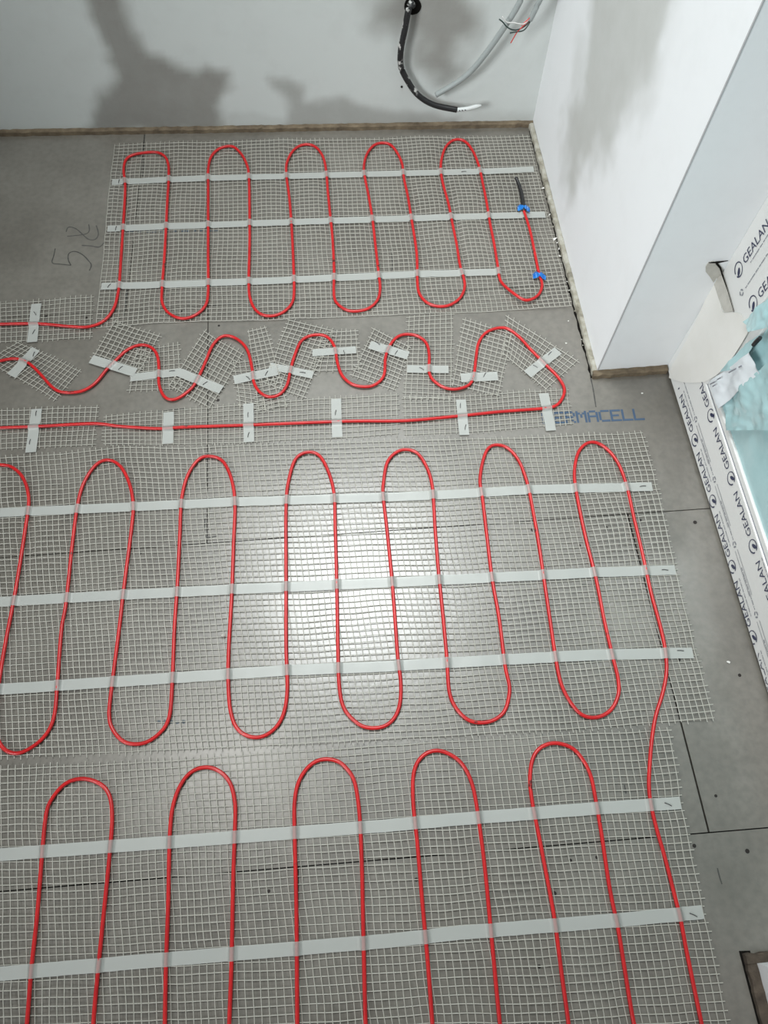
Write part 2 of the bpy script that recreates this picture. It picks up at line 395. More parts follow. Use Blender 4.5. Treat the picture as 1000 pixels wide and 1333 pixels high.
# metal corner bead line on the outer niche corner
cb = MB(); o1 = C1+nr*0.0012-ue*0.0
cb.add(*slab([C1+nr*0.0008-ur*0.0016, C1+nr*0.0008+ur*0.0006, C1-nr*0.0008+ur*0.0008, C1-nr*0.0008-ur*0.0016], HS, 2.5))
tag(cb.build('trim_5', mat('corner_bead', (0.42, 0.42, 0.43), 0.5)), kind='structure')

def edge_strip(name, a, b, inward, w, h, m, seed, rag=0.0012, gap=0.0):
    """ragged compressed fibre strip lying between boards and wall"""
    rnd = random.Random(seed); L = (b-a).length; n = max(4, int(L/0.008)); v, f = [], []
    d = (b-a).normalized()
    for i in range(n+1):
        p = a+d*(L*i/n); k = rnd.uniform(-1, 1)*rag; kh = rnd.uniform(-1, 1)*rag*0.7; k2 = rnd.uniform(-1, 1)*rag*0.4
        v += [p+inward*(0.0002), p+inward*(w+k), p+inward*(w+k)+Vector((0, 0, h*0.8+kh)), p+inward*(w*0.75+k2)+Vector((0, 0, h+kh)), p+inward*0.0002+Vector((0, 0, h+kh))]
    q = 5
    for i in range(n):
        for j in range(q): f.append([q*i+j, q*i+(j+1) % q, q*i+q+(j+1) % q, q*i+q+j])
    f.append(list(range(q))[::-1]); f.append([q*n+j for j in range(q)])
    return tag(obj(name, v, f, m), kind='structure')
edge_strip('trim_1', Bl, B1, nb, 0.009, HS, M['strip'], 1)
tr2 = edge_strip('trim_2', B1+nb*0.009, C1+ur*0.004, nr, 0.0085, HS, M['strip_grey'], 2, 0.0010)
ne = Vector((ue.y, -ue.x, 0))
edge_strip('trim_3', C1+nr*0.009, C2, ne, 0.011, HS*1.15, M['strip'], 3)
nf = nr
SW = min(0.022, max(0.012, (P(963, 1242)-F1).dot(nr)-0.003)); print('near strip', SW)
edge_strip('trim_4', F1-ue*0.0+(-ne)*0.008, F1+ud*0.75, nr, SW, HS, M['strip_dark'], 4)
edge_strip('trim_6', F1+nr*SW, F1+ue*0.30, -ne, 0.011, HS, M['strip_dark'], 5)
# dark open joint beside the right wall strip and torn white scraps sticking out of it
rg = random.Random(11); mbg = MB()
g0, g1 = B1+nb*0.02+nr*0.0085, C1+ur*0.008+nr*0.0085; Lg = (g1-g0).length
a_ = 0.0
pts_l, pts_r = [], []
ng = 70
for i in range(ng+1):
    k = i/ng; p = g0.lerp(g1, k); w = (0.0008+0.0030*max(0, k-0.25)/0.75)*rg.uniform(0.5, 1.4)
    pts_l.append(p-nr*0.002); pts_r.append(p+nr*w)
v = [p+Vector((0, 0, z)) for p in pts_l+pts_r for z in (-0.001, 0.0005)]
f = []
for i in range(ng):
    l0, l1, r0, r1 = 2*i, 2*i+2, 2*(ng+1)+2*i, 2*(ng+1)+2*i+2
    f += [[l0+1, l1+1, r1+1, r0+1], [l0, r0, r1, l1], [r0, r0+1, r1+1, r1], [l0, l1, l1+1, l0+1]]
f += [[0, 1, 2*(ng+1)+1, 2*(ng+1)], [2*ng, 2*(2*ng+1), 2*(2*ng+1)+1, 2*ng+1]]
obj('open_joint', v, f, M['under'], tr2)
for i in range(16):
    k = rg.uniform(0.2, 0.98); p = g0.lerp(g1, k)+nr*rg.uniform(-0.001, 0.004); s = rg.uniform(0.002, 0.005)
    q = [p+Vector((rg.uniform(-1, 1)*s, rg.uniform(-1, 1)*s, rg.uniform(0.0006, 0.004))) for _ in range(4)]
    obj('torn_scrap', q+[p+Vector((0, 0, 0.0006))], [[0, 1, 2], [0, 2, 3], [0, 1, 3], [1, 2, 4], [2, 3, 4], [1, 3, 4]], M['bare'] if i % 3 else M['strip_grey'], tr2)
# black gap against the near-wall strip
mbn = MB(); s0 = F1+nr*SW-ne*0.011; mbn.add(*slab([s0, s0+nr*0.003, s0+nr*0.003+ud*0.7, s0+ud*0.7], -0.001, 0.0006)); mbn.build('open_joint', M['under'], bpy.data.objects['trim_4'])
mbn = MB(); mbn.add(*slab([s0+nr*0.003, s0+ue*0.012, s0+ue*0.012-ne*0.0025, s0-ne*0.0035+nr*0.003], -0.001, 0.0006)); mbn.build('open_joint', M['under'], bpy.data.objects['trim_6'])

# hole in the back wall where the supply cable comes out
hp = PL(537, 8, B0+nb*0.0004, nb)
hv = []; ring = 20
for r, dz in ((0.0165, 0.0), (0.0145, -0.003)):
    for i in range(ring):
        a = 2*math.pi*i/ring; rr = r*(1+0.10*noise.noise(Vector((math.cos(a), math.sin(a), 3))*1.5))
        hv.append(hp+ub*(rr*math.cos(a))+Vector((0, 0, rr*math.sin(a)))-nb*0.0+nb*(0.0006+dz*0.1))
hf = [[i, (i+1) % ring, ring+(i+1) % ring, ring+i] for i in range(ring)]+[[ring+i for i in range(ring)]]
obj('wall_hole', hv, hf, M['under'], wall_back)
sp = PL(523, 113, B0+nb*0.001, nb)
obj('wall_plug', *tube([sp-nb*0.004, sp+nb*0.001], 0.0022, 8), M['screw'], wall_back)

# ------------------------------------------------------------------ window
WA, WB = P(876, 511, 0.0), P(1000, 913, 0.0)
wd = (WB-WA).normalized(); wn = Vector((wd.y, -wd.x, 0))       # wd: along the sill towards the camera; wn: into the room
if wn.x > 0: wn = -wn
W0 = line_hit(WA, WB, C1, C2)                                   # frame corner at the niche return
W1 = line_hit(WA, WB, F1, F1+ue)                                # other end at the near wall
WL = (W1-W0).length
def WP(a, z, out=0.0): return W0+wd*a+Vector((0, 0, z))+wn*out
def wuv(px, py, out=0.0):
    q = PL(px, py, W0+wn*out, wn); return (q-W0).dot(wd), q.z
win = tag(empty('window_1', W0), kind='structure')
FH = 0.112; ZB = 0.006
def wbox(a0, a1, z0, z1, o0, o1, bev=0.0):
    v = [WP(a, z, o) for z in (z0, z1) for a, o in ((a0, o0), (a1, o0), (a1, o1), (a0, o1))]
    return v, [[3, 2, 1, 0], [4, 5, 6, 7], [0, 1, 5, 4], [1, 2, 6, 5], [2, 3, 7, 6], [3, 0, 4, 7]]
def bevel(o, w=0.002, s=2):
    md = o.modifiers.new('bevel', 'BEVEL'); md.width = w; md.segments = s; return o
rail = keep(obj('frame_rail', *wbox(0.0, WL, ZB, FH, 0.0, -0.065), M['pvc']), win); bevel(rail)
jamb = keep(obj('frame_jamb', *wbox(0.0, 0.112, FH-0.0005, 2.2, 0.0, -0.065), M['pvc']), win); bevel(jamb)
bead = keep(obj('glazing_bead', *wbox(0.112, WL, FH, FH+0.013, -0.0030, -0.06), M['pvc']), win); bevel(bead, 0.002)
bead2 = keep(obj('glazing_bead', *wbox(0.112, 0.140, FH+0.013, 2.2, -0.0035, -0.06), M['pvc']), win); bevel(bead2, 0.003)
pane = keep(obj('pane', *wbox(0.13, WL, FH+0.02, 2.2, -0.040, -0.046), mat('window_glass', (0.55, 0.68, 0.70), 0.06)), win)
keep(obj('bead_groove', *wbox(0.10, WL, FH-0.0002, FH+0.0013, -0.0024, -0.02), M['greyprint']), win)
# near-black strip painted in for the shade in the gap under the frame
keep(obj('gap', *wbox(0.0, WL, 0.0003, ZB, -0.006, -0.05), M['under']), win)

# print on the protective film: built once as curves, turned into flat mesh on the frame face
def text_mesh(body, size):
    cu = bpy.data.curves.new('t', 'FONT'); cu.body = body; cu.size = size; cu.resolution_u = 2; cu.align_x = 'LEFT'
    o = bpy.data.objects.new('t', cu); COL.objects.link(o)
    dg = bpy.context.evaluated_depsgraph_get(); me = bpy.data.meshes.new_from_object(o.evaluated_get(dg))
    bpy.data.objects.remove(o); return me
TXT = text_mesh('GEALAN', 0.0200)
TX = [v.co.copy() for v in TXT.vertices]; TF = [list(p.vertices) for p in TXT.polygons]
tw = max(v.x for v in TX); th_ = max(v.y for v in TX)
SX, SF = [], []; x_ = 0.0; rs = random.Random(4)             # small print too fine to read: a row of short bars
while x_ < 0.058:
    l_ = rs.choice((0.0016, 0.0024, 0.0052, 0.0075)); k_ = len(SX)
    SX += [Vector((x_, 0.0004, 0)), Vector((x_+l_, 0.0004, 0)), Vector((x_+l_, 0.0020, 0)), Vector((x_, 0.0020, 0))]; SF.append([k_, k_+1, k_+2, k_+3])
    x_ += l_+rs.choice((0.0006, 0.0009, 0.0018))
def place(vs_, o, e1, e2, lift): return [o+e1*v.x+e2*v.y+wn*lift for v in vs_]
def emblem(o, e1, e2, r, lift):
    """open ring with a leaf-shaped blob inside"""
    mb = MB(); k = 22
    v = []
    for i in range(k+1):
        a = math.radians(-150+330*i/k); w = r*(0.10+0.10*abs(math.sin(a*0.5)))
        for rr in (r-w, r): v.append(o+e1*(rr*math.cos(a)*0.92)+e2*(rr*math.sin(a))+wn*lift)
    mb.add(v, [[2*i, 2*i+1, 2*i+3, 2*i+2] for i in range(k)])
    v = [o+e1*(-r*0.10+r*0.42*math.cos(a))+e2*(-r*0.28+r*0.34*math.sin(a)+r*0.25*math.cos(a))+wn*lift for a in [2*math.pi*i/12 for i in range(12)]]
    mb.add(v, [list(range(12))]); return mb
def recyc(o, e1, e2, r, lift):
    mb = MB()
    for t0 in range(3):
        v = []
        for i in range(5):
            a = math.radians(t0*120+i*22)
            for rr in (r*0.55, r): v.append(o+e1*(rr*math.cos(a))+e2*(rr*math.sin(a))+wn*lift)
        mb.add(v, [[2*i, 2*i+1, 2*i+3, 2*i+2] for i in range(4)])
    return mb
def put_word(parent, o, e1, e2, scale=1.0, a_lim=None, zmin=None, cut=None):
    """logo ring, word and the small line under it; o = ring centre"""
    mb = emblem(o, e1, e2, 0.0122*scale, 0.0007)
    s = [v*scale for v in TX]
    mb.add(place(s, o+e1*0.0165*scale-e2*(th_*0.5*scale), e1, e2, 0.0007), TF)
    keep(obj('printed_logo', *trim(mb, cut), M['filmprint']), win).parent = parent
    mb = MB(); s = [v*scale for v in SX]
    mb.add(place(s, o+e1*0.03*scale-e2*0.0155*scale, e1, e2, 0.0007), SF)
    l = keep(obj('printed_line', *trim(mb, cut), M['greyprint']), win); l.parent = parent
def trim(mb, cut):
    if not cut: return mb.v, mb.f
    fs = [q for q in mb.f if all(cut(Vector(mb.v[i])) for i in q)]
    used = sorted({i for q in fs for i in q}); mp = {i: n for n, i in enumerate(used)}
    return [mb.v[i] for i in used], [[mp[i] for i in q] for q in fs]
e1, e2 = -wd, Vector((0, 0, -1))                                # words on the rail run away from the camera, heads down
row_low = [wuv(905, 573), wuv(926, 656), wuv(948, 740)]
row_hi = [wuv(926, 541), wuv(948, 628), wuv(972, 721)]
print('rail rows', row_low, row_hi, 'WL', WL, 'tw', tw, th_)
per = ((row_hi[2][0]-row_hi[0][0])+(row_low[2][0]-row_low[0][0]))/4
cut_rail = lambda p: p.z > ZB+0.001 and p.z < FH-0.002 and (p-W0).dot(wd) > film_a(p.z)
def film_a(z): return 0.060+0.10*(z-0.03)
zl = sum(z for a, z in row_low)/3; zh = sum(z for a, z in row_hi)/3
for k in range(-1, 9):
    a = row_low[0][0]+k*per
    if a < WL-0.02: put_word(rail, WP(a, row_low[0][1]-0.0035*k), e1, e2, cut=cut_rail)
    a = row_hi[0][0]+k*per
    if a < WL-0.02: put_word(rail, WP(a, row_hi[0][1]-0.0012*k), e1, e2, cut=cut_rail)
    zc = (zl+zh)/2-0.0015*k; a = row_low[0][0]+k*per-0.028
    if a < WL-0.03:
        mb = recyc(WP(a, zc), e1, e2, 0.0055, 0.0007)
        for dz in (-0.004, 0.004):
            q = [WP(a+0.010, zc+dz-0.0005, 0.0007), WP(a+per*0.74, zc+dz-0.0005, 0.0007), WP(a+per*0.74, zc+dz+0.0005, 0.0007), WP(a+0.010, zc+dz+0.0005, 0.0007)]
            mb.add(q, [[0, 1, 2, 3]])
        q = [(0.0, 0.0)]
        s = [v*1.1 for v in SX if v.x < 99]; mb.add(place(s, WP(a-0.008, zc+0.002), e1, e2, 0.0007), SF)
        keep(obj('printed_line', *trim(mb, cut_rail), M['greyprint']), win).parent = rail
e1, e2 = Vector((0, 0, 1)), -wd                                  # words on the jamb run upwards
ja = wuv(962, 351); jb = wuv(981, 395)
print('jamb', ja, jb, wuv(955, 405), wuv(1000, 300), wuv(975, 375))
cut_j = lambda p: p.z > 0.245 and 0.002 < (p-W0).dot(wd) < 0.110
for k in range(0, 8):
    put_word(jamb, WP(ja[0], ja[1]+k*per), e1, e2, cut=cut_j)
    put_word(jamb, WP(jb[0], jb[1]+k*per), e1, e2, cut=cut_j)
    ac = (ja[0]+jb[0])/2; z = ja[1]+k*per-0.012
    mb = recyc(WP(ac, z), e1, e2, 0.0055, 0.0007)
    mb.add(place([v*1.1 for v in SX], WP(ac+0.003, z+0.012), e1, e2, 0.0007), SF)
    keep(obj('printed_line', *trim(mb, cut_j), M['greyprint']), win).parent = jamb

# bare frame corner, film cut back: a smeared filler pad over the corner with a notch on top
def wface(px, out): return [PL(x, y, W0+wn*out, wn) for x, y in px]
OUT = 0.0012
edge = [(871, 492), (872, 484), (876, 474), (884, 461), (893, 444), (905, 420), (913, 402), (921, 384), (927, 366), (934, 380), (941, 407), (953, 406), (964, 408), (972, 420), (975, 430),
        (966, 446), (956, 462), (946, 476), (932, 489), (918, 497), (898, 498.5), (886, 497)]
front = wface(edge, OUT)
back = [p-wn*(OUT-0.0003) for p in front]
nE = len(edge)
pad = keep(obj('corner_filler', front+back, [list(range(nE))]+[list(range(nE, 2*nE))[::-1]]+[[i, (i+1) % nE, nE+(i+1) % nE, nE+i] for i in range(nE)], M['bare']), win)
def nface(px, out): return [PL(x, y, C1+ne*out, ne) for x, y in px]
lq1 = [(932, 361), (941, 358), (955, 405), (943, 407), (936, 390), (929, 368)]
lq2 = [(919, 347), (923, 342), (928, 340.5), (935, 342), (941, 350), (941, 358), (932, 363), (929, 368), (924, 360), (919, 354)]
lv, lfc = [], []
for fr_, nn in ((wface(lq1, 0.0022), wn), (nface(lq2, 0.0016), ne)):
    k = len(lv); n_ = len(fr_); lv += fr_+[p-nn*0.0019 for p in fr_]
    lfc += [[k+i for i in range(n_)], [k+n_+i for i in range(n_)][::-1]]+[[k+i, k+(i+1) % n_, k+n_+(i+1) % n_, k+n_+i] for i in range(n_)]
keep(obj('notch_ledge', lv, lfc, M['ledge']), win)
mbk = MB()
crack = [(923, 342), (935, 341.5), (948, 339.5)]; cr2 = [(933, 343), (938, 349), (941, 359), (948, 380), (955.5, 406)]
for pl, rr in ((crack, [0.0006, 0.0016, 0.0005]), (cr2, [0.0016, 0.0014, 0.0012, 0.0005, 0.0004])):
    pts = nface(pl, 0.0024) if pl is crack else nface(pl[:2], 0.0024)+wface(pl[2:], 0.0028); mbk.add(*tube(pts, rr, 6))
keep(mbk.build('torn_edge', M['under']), win)

# teal protective sheet hanging over the glass
def sheet(name, px, out, nu, nv, amp, freq, m, thick=0.0006, seed=0.0):
    c = [PL(x, y, W0+wn*o_, wn) for (x, y), o_ in zip(px, out)]
    v, f = [], []
    for j in range(nv+1):
        for i in range(nu+1):
            a, b_ = i/nu, j/nv
            p = c[0].lerp(c[1], a).lerp(c[3].lerp(c[2], a), b_)
            q = p*freq+Vector((seed, 0, 0)); n_ = noise.noise(q)+0.5*abs(noise.noise(q*2.3))+0.35*noise.noise(Vector((q.x, q.y*0.5, q.z*4)))
            e = min(1, 6*min(a, 1-a, b_, 1-b_)+0.25)
            v.append(p+wn*(amp*n_*e+amp*0.4))
    N = len(v); v += [p-wn*thick for p in v]
    for j in range(nv):
        for i in range(nu):
            q = [j*(nu+1)+i, j*(nu+1)+i+1, (j+1)*(nu+1)+i+1, (j+1)*(nu+1)+i]; f += [q, [N+k for k in q[::-1]]]
    o = obj(name, v, f, m, None, True); return o
ta = [WP(0.118, 2.0, -0.010), WP(WL-0.005, 2.0, -0.010), WP(WL-0.005, FH+0.0132, -0.0075), WP(0.118, FH+0.0132, -0.0075)]
def sheet3(name, c, nu, nv, amp, freq, m, seed=0.0, thick=0.0006, direction=None, fade=False):
    v, f = [], []; dn = direction or wn
    for j in range(nv+1):
        for i in range(nu+1):
            a, b_ = i/nu, j/nv
            p = c[0].lerp(c[1], a).lerp(c[3].lerp(c[2], a), b_)
            q = p*freq+Vector((seed, 0, 0)); n_ = noise.noise(q)+0.6*abs(noise.noise(q*2.3))+0.4*noise.noise(q*5)
            v.append(p+dn*(amp*n_*(min(1.0, (1-b_)*14+0.06, a*10+0.03, (1-a)*10+0.03) if fade else 1.0)))
    N = len(v); v += [p-dn*thick for p in v]
    for j in range(nv):
        for i in range(nu):
            q = [j*(nu+1)+i, j*(nu+1)+i+1, (j+1)*(nu+1)+i+1, (j+1)*(nu+1)+i]; f += [q, [N+k for k in q[::-1]]]
    return obj(name, v, f, m, None, True)
tealA = sheet3('plastic_sheet', ta, 60, 150, 0.012, 7, M['teal'], fade=True)
tag(tealA, 'pale teal protective plastic sheet hanging over the whole window glass', 'plastic sheet')
# loose folded flap of the same sheet over the frame corner
fl = [PL(x, y, W0+wn*o_, wn) for (x, y, o_) in ((1006, 384, 0.006), (968, 419, 0.005), (976, 432, 0.012), (1012, 424, 0.014))]
tealB = sheet3('plastic_flap', [fl[0], fl[1], fl[2], fl[3]], 18, 14, 0.006, 22, M['teal'], 3.0)
tag(tealB, 'crumpled teal plastic flap folded over the window jamb above the corner', 'plastic flap')
fl = [PL(x, y, W0+wn*o_, wn) for (x, y, o_) in ((972, 447, 0.004), (990, 436, 0.004), (962, 480, 0.006), (938, 484, 0.003))]
tealC = sheet3('plastic_flap', fl, 14, 10, 0.003, 25, M['teal'], 5.0)
tag(tealC, 'narrow teal plastic tongue lying below the black gasket piece', 'plastic flap')
fl = [PL(x, y, W0+wn*o_, wn) for (x, y, o_) in ((922, 498, 0.003), (977, 459, 0.010), (988, 486, 0.012), (936, 532, 0.004))]
flapW = sheet3('film_flap', fl, 18, 14, 0.004, 20, M['clearfilm'], 8.0)
tag(flapW, 'milky white printed film flap lying across the window frame corner', 'film flap')
mb = MB()
for (x0, y0, x1, y1) in ((925, 500, 931, 497), (934, 494, 938, 492), (949, 485, 958, 480), (962, 478, 966, 476), (928, 503, 931, 501)):
    a, b_ = [PL(x, y, W0+wn*0.012, wn) for x, y in ((x0, y0), (x1, y1))]
    mb.add(*tube([a, b_], 0.0011, 4))
o = mb.build('printed_line', M['greyprint'], flapW); o['kind'] = 'stuff'
fl = [PL(x, y, W0+wn*o_, wn) for (x, y, o_) in ((938, 528, 0.002), (966, 505, 0.010), (1010, 470, 0.016), (1040, 600, 0.008))]
fl = [PL(x, y, W0+wn*o_, wn) for (x, y, o_) in ((944, 520, 0.004), (1004, 468, 0.014), (1030, 560, 0.006), (946, 560, 0.000))]
tealD = sheet3('plastic_flap', fl, 26, 22, 0.007, 18, M['teal'], 12.0)
tag(tealD, 'crumpled teal plastic fold beneath the milky printed film flap', 'plastic flap')
gs = [PL(x, y, W0+wn*0.020, wn) for x, y in ((981, 449), (990, 439.5))]
gk = obj('gasket_piece', *tube([gs[0], gs[0].lerp(gs[1], 0.5)+wn*0.0005, gs[1]], [0.0032, 0.0034, 0.003], 6), M['black'])
tag(gk, 'short black rubber gasket piece between the teal plastic flaps', 'gasket')

# ------------------------------------------------------------------ heating cables
CR = 0.0029
CZ = CR+0.0022
def fz(lst, z=CZ): return [P(x, y, z) for x, y in lst]
A_px = [(-420, 430), (-200, 426), (-40, 423), (0, 422), (50, 421.5), (90, 425), (115, 425.5), (135, 418), (148, 402), (154, 380), (156, 360), (158, 330), (160, 300), (162, 270), (163, 240), (161, 222), (164, 208), (175, 201), (200, 198), (213, 202), (219, 213), (219.5, 235), (218, 260), (216, 300), (214, 335), (211, 375), (211, 393), (218, 406), (232, 414), (245, 414), (258, 408), (268, 397), (271, 380), (271, 340), (271, 300), (271, 240), (271, 222), (274, 206), (283, 195), (295, 190.5), (304, 191), (314, 200), (321, 213), (324, 228), (325, 270), (325, 320), (324, 365), (325, 385), (331, 401), (342, 410), (357, 411), (371, 405), (381, 393), (383, 375), (382, 340), (380, 300), (377, 260), (373, 228), (373.5, 212), (381, 197), (391, 189.5), (402, 188), (412, 192), (421, 205), (425, 225), (427, 250), (430, 280), (433, 310), (435, 350), (435, 385), (440, 396), (452, 404), (466, 405), (481, 401), (492, 390), (495, 375), (493, 355), (489, 320), (485, 285), (480, 255), (475, 230), (474, 215), (478, 200), (487, 189), (497, 186), (508, 188), (518, 200), (524, 215), (526, 232), (531, 255), (535, 280), (540, 310), (543, 335), (543.5, 365), (546, 382), (556, 394), (571, 399), (586, 397), (599, 388), (605, 375), (604, 362), (599, 345), (595, 320), (590, 295), (584, 265), (577, 240), (574, 222), (575, 207), (580, 192), (589, 183), (599, 181.5), (608, 186), (617, 199), (624, 217), (629, 240), (634, 265), (638, 290), (643, 315), (648, 345), (650, 360)]
A_tail = [(655, 370, .007), (673, 385, .011), (685.6, 391, .010), (700, 385, .007), (706, 371, .006), (701, 352.5, .0062), (690.7, 302, .0075), (681.6, 273, .0085)]
B_px = [(-330, 470), (-290, 450), (-262, 470), (-240, 510), (-205, 515), (-180, 480), (-150, 452), (-120, 470), (-98, 505), (-70, 510), (-40, 482), (0, 470), (20, 467), (35, 471), (50, 484), (66, 502), (78, 510), (95, 511), (110, 508), (125, 498), (138, 482), (150, 470), (165, 456), (182, 449), (197, 452), (205, 463), (207, 480), (207, 500), (213, 515), (222, 520.5), (233, 518), (248, 507), (256, 496), (266, 475), (276, 451), (287, 439), (297, 437), (310, 442), (322, 455), (328, 478), (331, 499), (340, 512), (352, 517), (365, 513), (374, 501), (378, 483), (383, 465), (391, 445.5), (401, 438), (414, 435.6), (427, 439), (436, 452), (439, 470), (445, 488), (458, 500), (474, 503.5), (488, 501), (500, 489), (502, 465), (507.5, 450), (518, 438), (531.5, 435), (545, 438), (555.5, 447), (559, 462), (559, 486), (567.5, 498), (581, 505.5), (596, 506.4), (611, 501), (617, 489), (620, 465), (623, 447), (632, 433.5), (645.5, 427.5), (660.5, 427.5), (677, 439.5), (692, 456), (710, 474), (725, 489), (734, 502.5), (734.6, 513), (728, 525), (719, 530), (704, 532), (650, 536), (602, 541), (530, 547.5), (470, 548), (431, 549), (331, 553), (240, 556), (208, 558), (156, 555), (122, 551.5), (52, 555), (0, 557), (-40, 559), (-200, 565), (-420, 573)]
C_px = [(-192, 660), (-186, 760), (-178, 900), (-172, 950), (-155, 982), (-130, 982), (-112, 960), (-108, 920), (-100, 860), (-86, 760), (-75, 655), (-68, 630), (-50, 606), (-30, 597), (-12, 600), (0, 605), (15, 607.5), (30, 622), (37.5, 650), (32, 695), (20, 770), (7.5, 835), (0, 880), (-6, 930), (-4, 958), (4, 974), (15, 980), (30, 979), (55, 962), (70, 935), (75, 885), (80, 820), (86, 785), (94, 710), (101.5, 655), (110, 627), (125, 605), (140, 598.5), (155, 605), (167, 625), (173.5, 655), (171, 690), (162, 760), (155, 820), (146, 890), (142, 930), (147, 950), (162, 966), (185, 968), (205, 957), (220, 935), (224.5, 885), (227, 820), (231, 760), (234, 700), (236.5, 650), (245, 617.5), (260, 597), (275, 594), (290, 600), (301, 622), (306, 655), (304, 710), (302, 770), (298.5, 830), (297, 880), (300, 925), (310, 950), (330, 960), (350, 955), (367, 935), (374, 900), (372.5, 840), (372.5, 760), (372.5, 660), (376, 625), (385, 597), (400, 588.5), (415, 592), (427, 612), (435, 642), (436.5, 685), (438.5, 760), (440, 840), (441.5, 890), (447, 920), (460, 937), (475, 946.5), (495, 947), (510, 939), (520, 920), (522, 890), (518, 855), (514, 800), (510, 750), (504, 690), (499, 645), (499.5, 627.5), (505, 600), (521.5, 586), (541, 588), (554.5, 605.5), (563, 633), (566.6, 688), (571, 743), (577.6, 809), (582, 858.5), (585, 900), (594, 922), (612, 938.5), (637, 939.6), (656, 927.5), (663, 905.5), (663, 890), (657.6, 866), (650, 805), (641, 754), (634, 697), (628, 646), (625, 625), (629, 599.6), (636, 583), (647, 579), (661, 583), (675.6, 599.6), (686, 626.6), (692, 653.6), (701, 704), (708, 751), (717, 812), (724, 859), (731, 891), (744, 916), (758.4, 931), (776.4, 934), (794.4, 925.4), (805, 905.6), (805, 884), (798, 855), (787, 808), (776.4, 754.4), (762, 697), (751, 643), (748, 614), (753, 589), (764, 577), (776.4, 576), (791, 585), (805, 603), (816, 632), (825, 671.6), (836, 718), (848, 772), (859, 812), (866, 844), (868, 873), (863, 902), (854, 931), (849, 961), (846, 995), (845, 1023.6), (848, 1049), (855.6, 1081), (866, 1117), (877, 1160), (886, 1196), (895, 1243), (913, 1330), (922, 1375), (918, 1400), (900, 1418), (875, 1418), (850, 1400), (838, 1375), (825, 1330), (814, 1265), (804.5, 1207), (794, 1157), (783.6, 1088), (776.4, 1045), (769, 1009), (758, 987.6), (744, 973), (722, 967), (704, 973), (693.6, 987.6), (690, 1016), (694, 1049), (702.6, 1092), (711.6, 1139), (722, 1196), (731, 1265), (740, 1330), (745, 1375), (738, 1400), (718, 1420), (690, 1420), (668, 1402), (658, 1375), (651, 1333), (640, 1219), (631.5, 1131), (623, 1065), (615, 1021), (601, 993.5), (582, 980), (565.5, 977), (549, 985), (539, 1004.5), (538, 1043), (543.5, 1098), (550, 1175), (557, 1252), (563, 1333), (566, 1380), (560, 1405), (540, 1424), (510, 1424), (488, 1405), (479, 1380), (476, 1333), (473, 1208), (471, 1120), (467.6, 1054), (461, 1015.5), (450, 999), (440, 991), (422.5, 988), (405, 995), (390, 1015), (383.5, 1045), (384, 1100), (386, 1190), (387, 1333), (387, 1385), (380, 1410), (360, 1430), (330, 1430), (306, 1410), (298, 1385), (298.5, 1333), (301.5, 1250), (303.5, 1150), (306, 1075), (306, 1045), (300, 1020), (287.5, 1005), (270, 998.5), (250, 1004), (235, 1022), (225, 1050), (221, 1090), (219, 1175), (216, 1260), (214.5, 1333), (212, 1390), (203, 1415), (185, 1435), (155, 1435), (130, 1415), (121, 1390), (121.5, 1333), (129, 1250), (136, 1180), (142.5, 1115), (146, 1065), (142.5, 1035), (130, 1020), (107.5, 1013.5), (85, 1020), (67.5, 1040), (60, 1060), (55, 1110), (48.5, 1190), (41, 1260), (35, 1333), (28, 1395), (15, 1425), (-10, 1440), (-40, 1438), (-60, 1410), (-55, 1333), (-40, 1190), (-30, 1100), (-28, 1060), (-40, 1036), (-60, 1024), (-85, 1032), (-105, 1060), (-112, 1110), (-125, 1220)]
def cable_path(pts): return smooth_path(spline(pts, 0.004), 3)
pA = cable_path(fz(A_px)+[P(x, y, z) for x, y, z in A_tail])
pB = cable_path(fz(B_px)); pC = cable_path(fz(C_px))
cabA = tag(empty('heating_cable', pA[0]), 'red heating cable snaking over the back mat, ending in a black sleeve', 'cable')
keep(obj('sheath', *tube(pA, CR, 8), M['red'], None, True), cabA)
slv = spline([P(682.2, 275, .0085), P(681.3, 266, .009), P(679, 252, .011), P(675.5, 240, .014), P(671.5, 231, .019)], 0.004)
s_o = keep(obj('end_sleeve', *tube(slv, [0.0044-0.0012*(i/(len(slv)-1))**3 for i in range(len(slv))], 10), M['black'], None, True), cabA); s_o['label'] = 'black end sleeve'
def blue_tie(px, py, z, seed):
    """crumpled bow of blue tape pinched round the cable"""
    rn = random.Random(seed); c = P(px, py, z); mb = MB(); n = 12
    v = []
    for i in range(n+1):
        k = -1+2*i/n; w = 0.0035+0.0040*math.sin(min(abs(k), 1)*math.pi*0.8)+rn.uniform(-.0008, .0008)
        p = c+Vector((k*0.0125, -0.002*k+0.002*(1-k*k), 0.0055*(1-k*k)-0.004+rn.uniform(-.001, .001)))
        v += [p+Vector((0, w, 0.0005)), p+Vector((0, 0.2*w, 0.0035)), p-Vector((0, w, 0.0)), p-Vector((0, 0, 0.001))]
    f = [[4*i+j, 4*i+(j+1) % 4, 4*i+4+(j+1) % 4, 4*i+4+j] for i in range(n) for j in range(4)]+[[3, 2, 1, 0], [4*n, 4*n+1, 4*n+2, 4*n+3]]
    o = keep(obj('tape_tie', v, f, M['blue']), cabA); o['label'] = 'crumpled bright blue tape tie'
blue_tie(682, 271, 0.0105, 1); blue_tie(702.5, 359, 0.009, 2)
cabB = tag(obj('heating_cable', *tube(pB, CR, 8), M['red'], None, True), 'red heating cable zigzagging over scattered mesh pieces then running straight back', 'cable')
cabC = tag(obj('heating_cable', *tube(pC, CR, 8), M['red'], None, True), 'long red heating cable looping over both wide mats with a link between', 'cable')

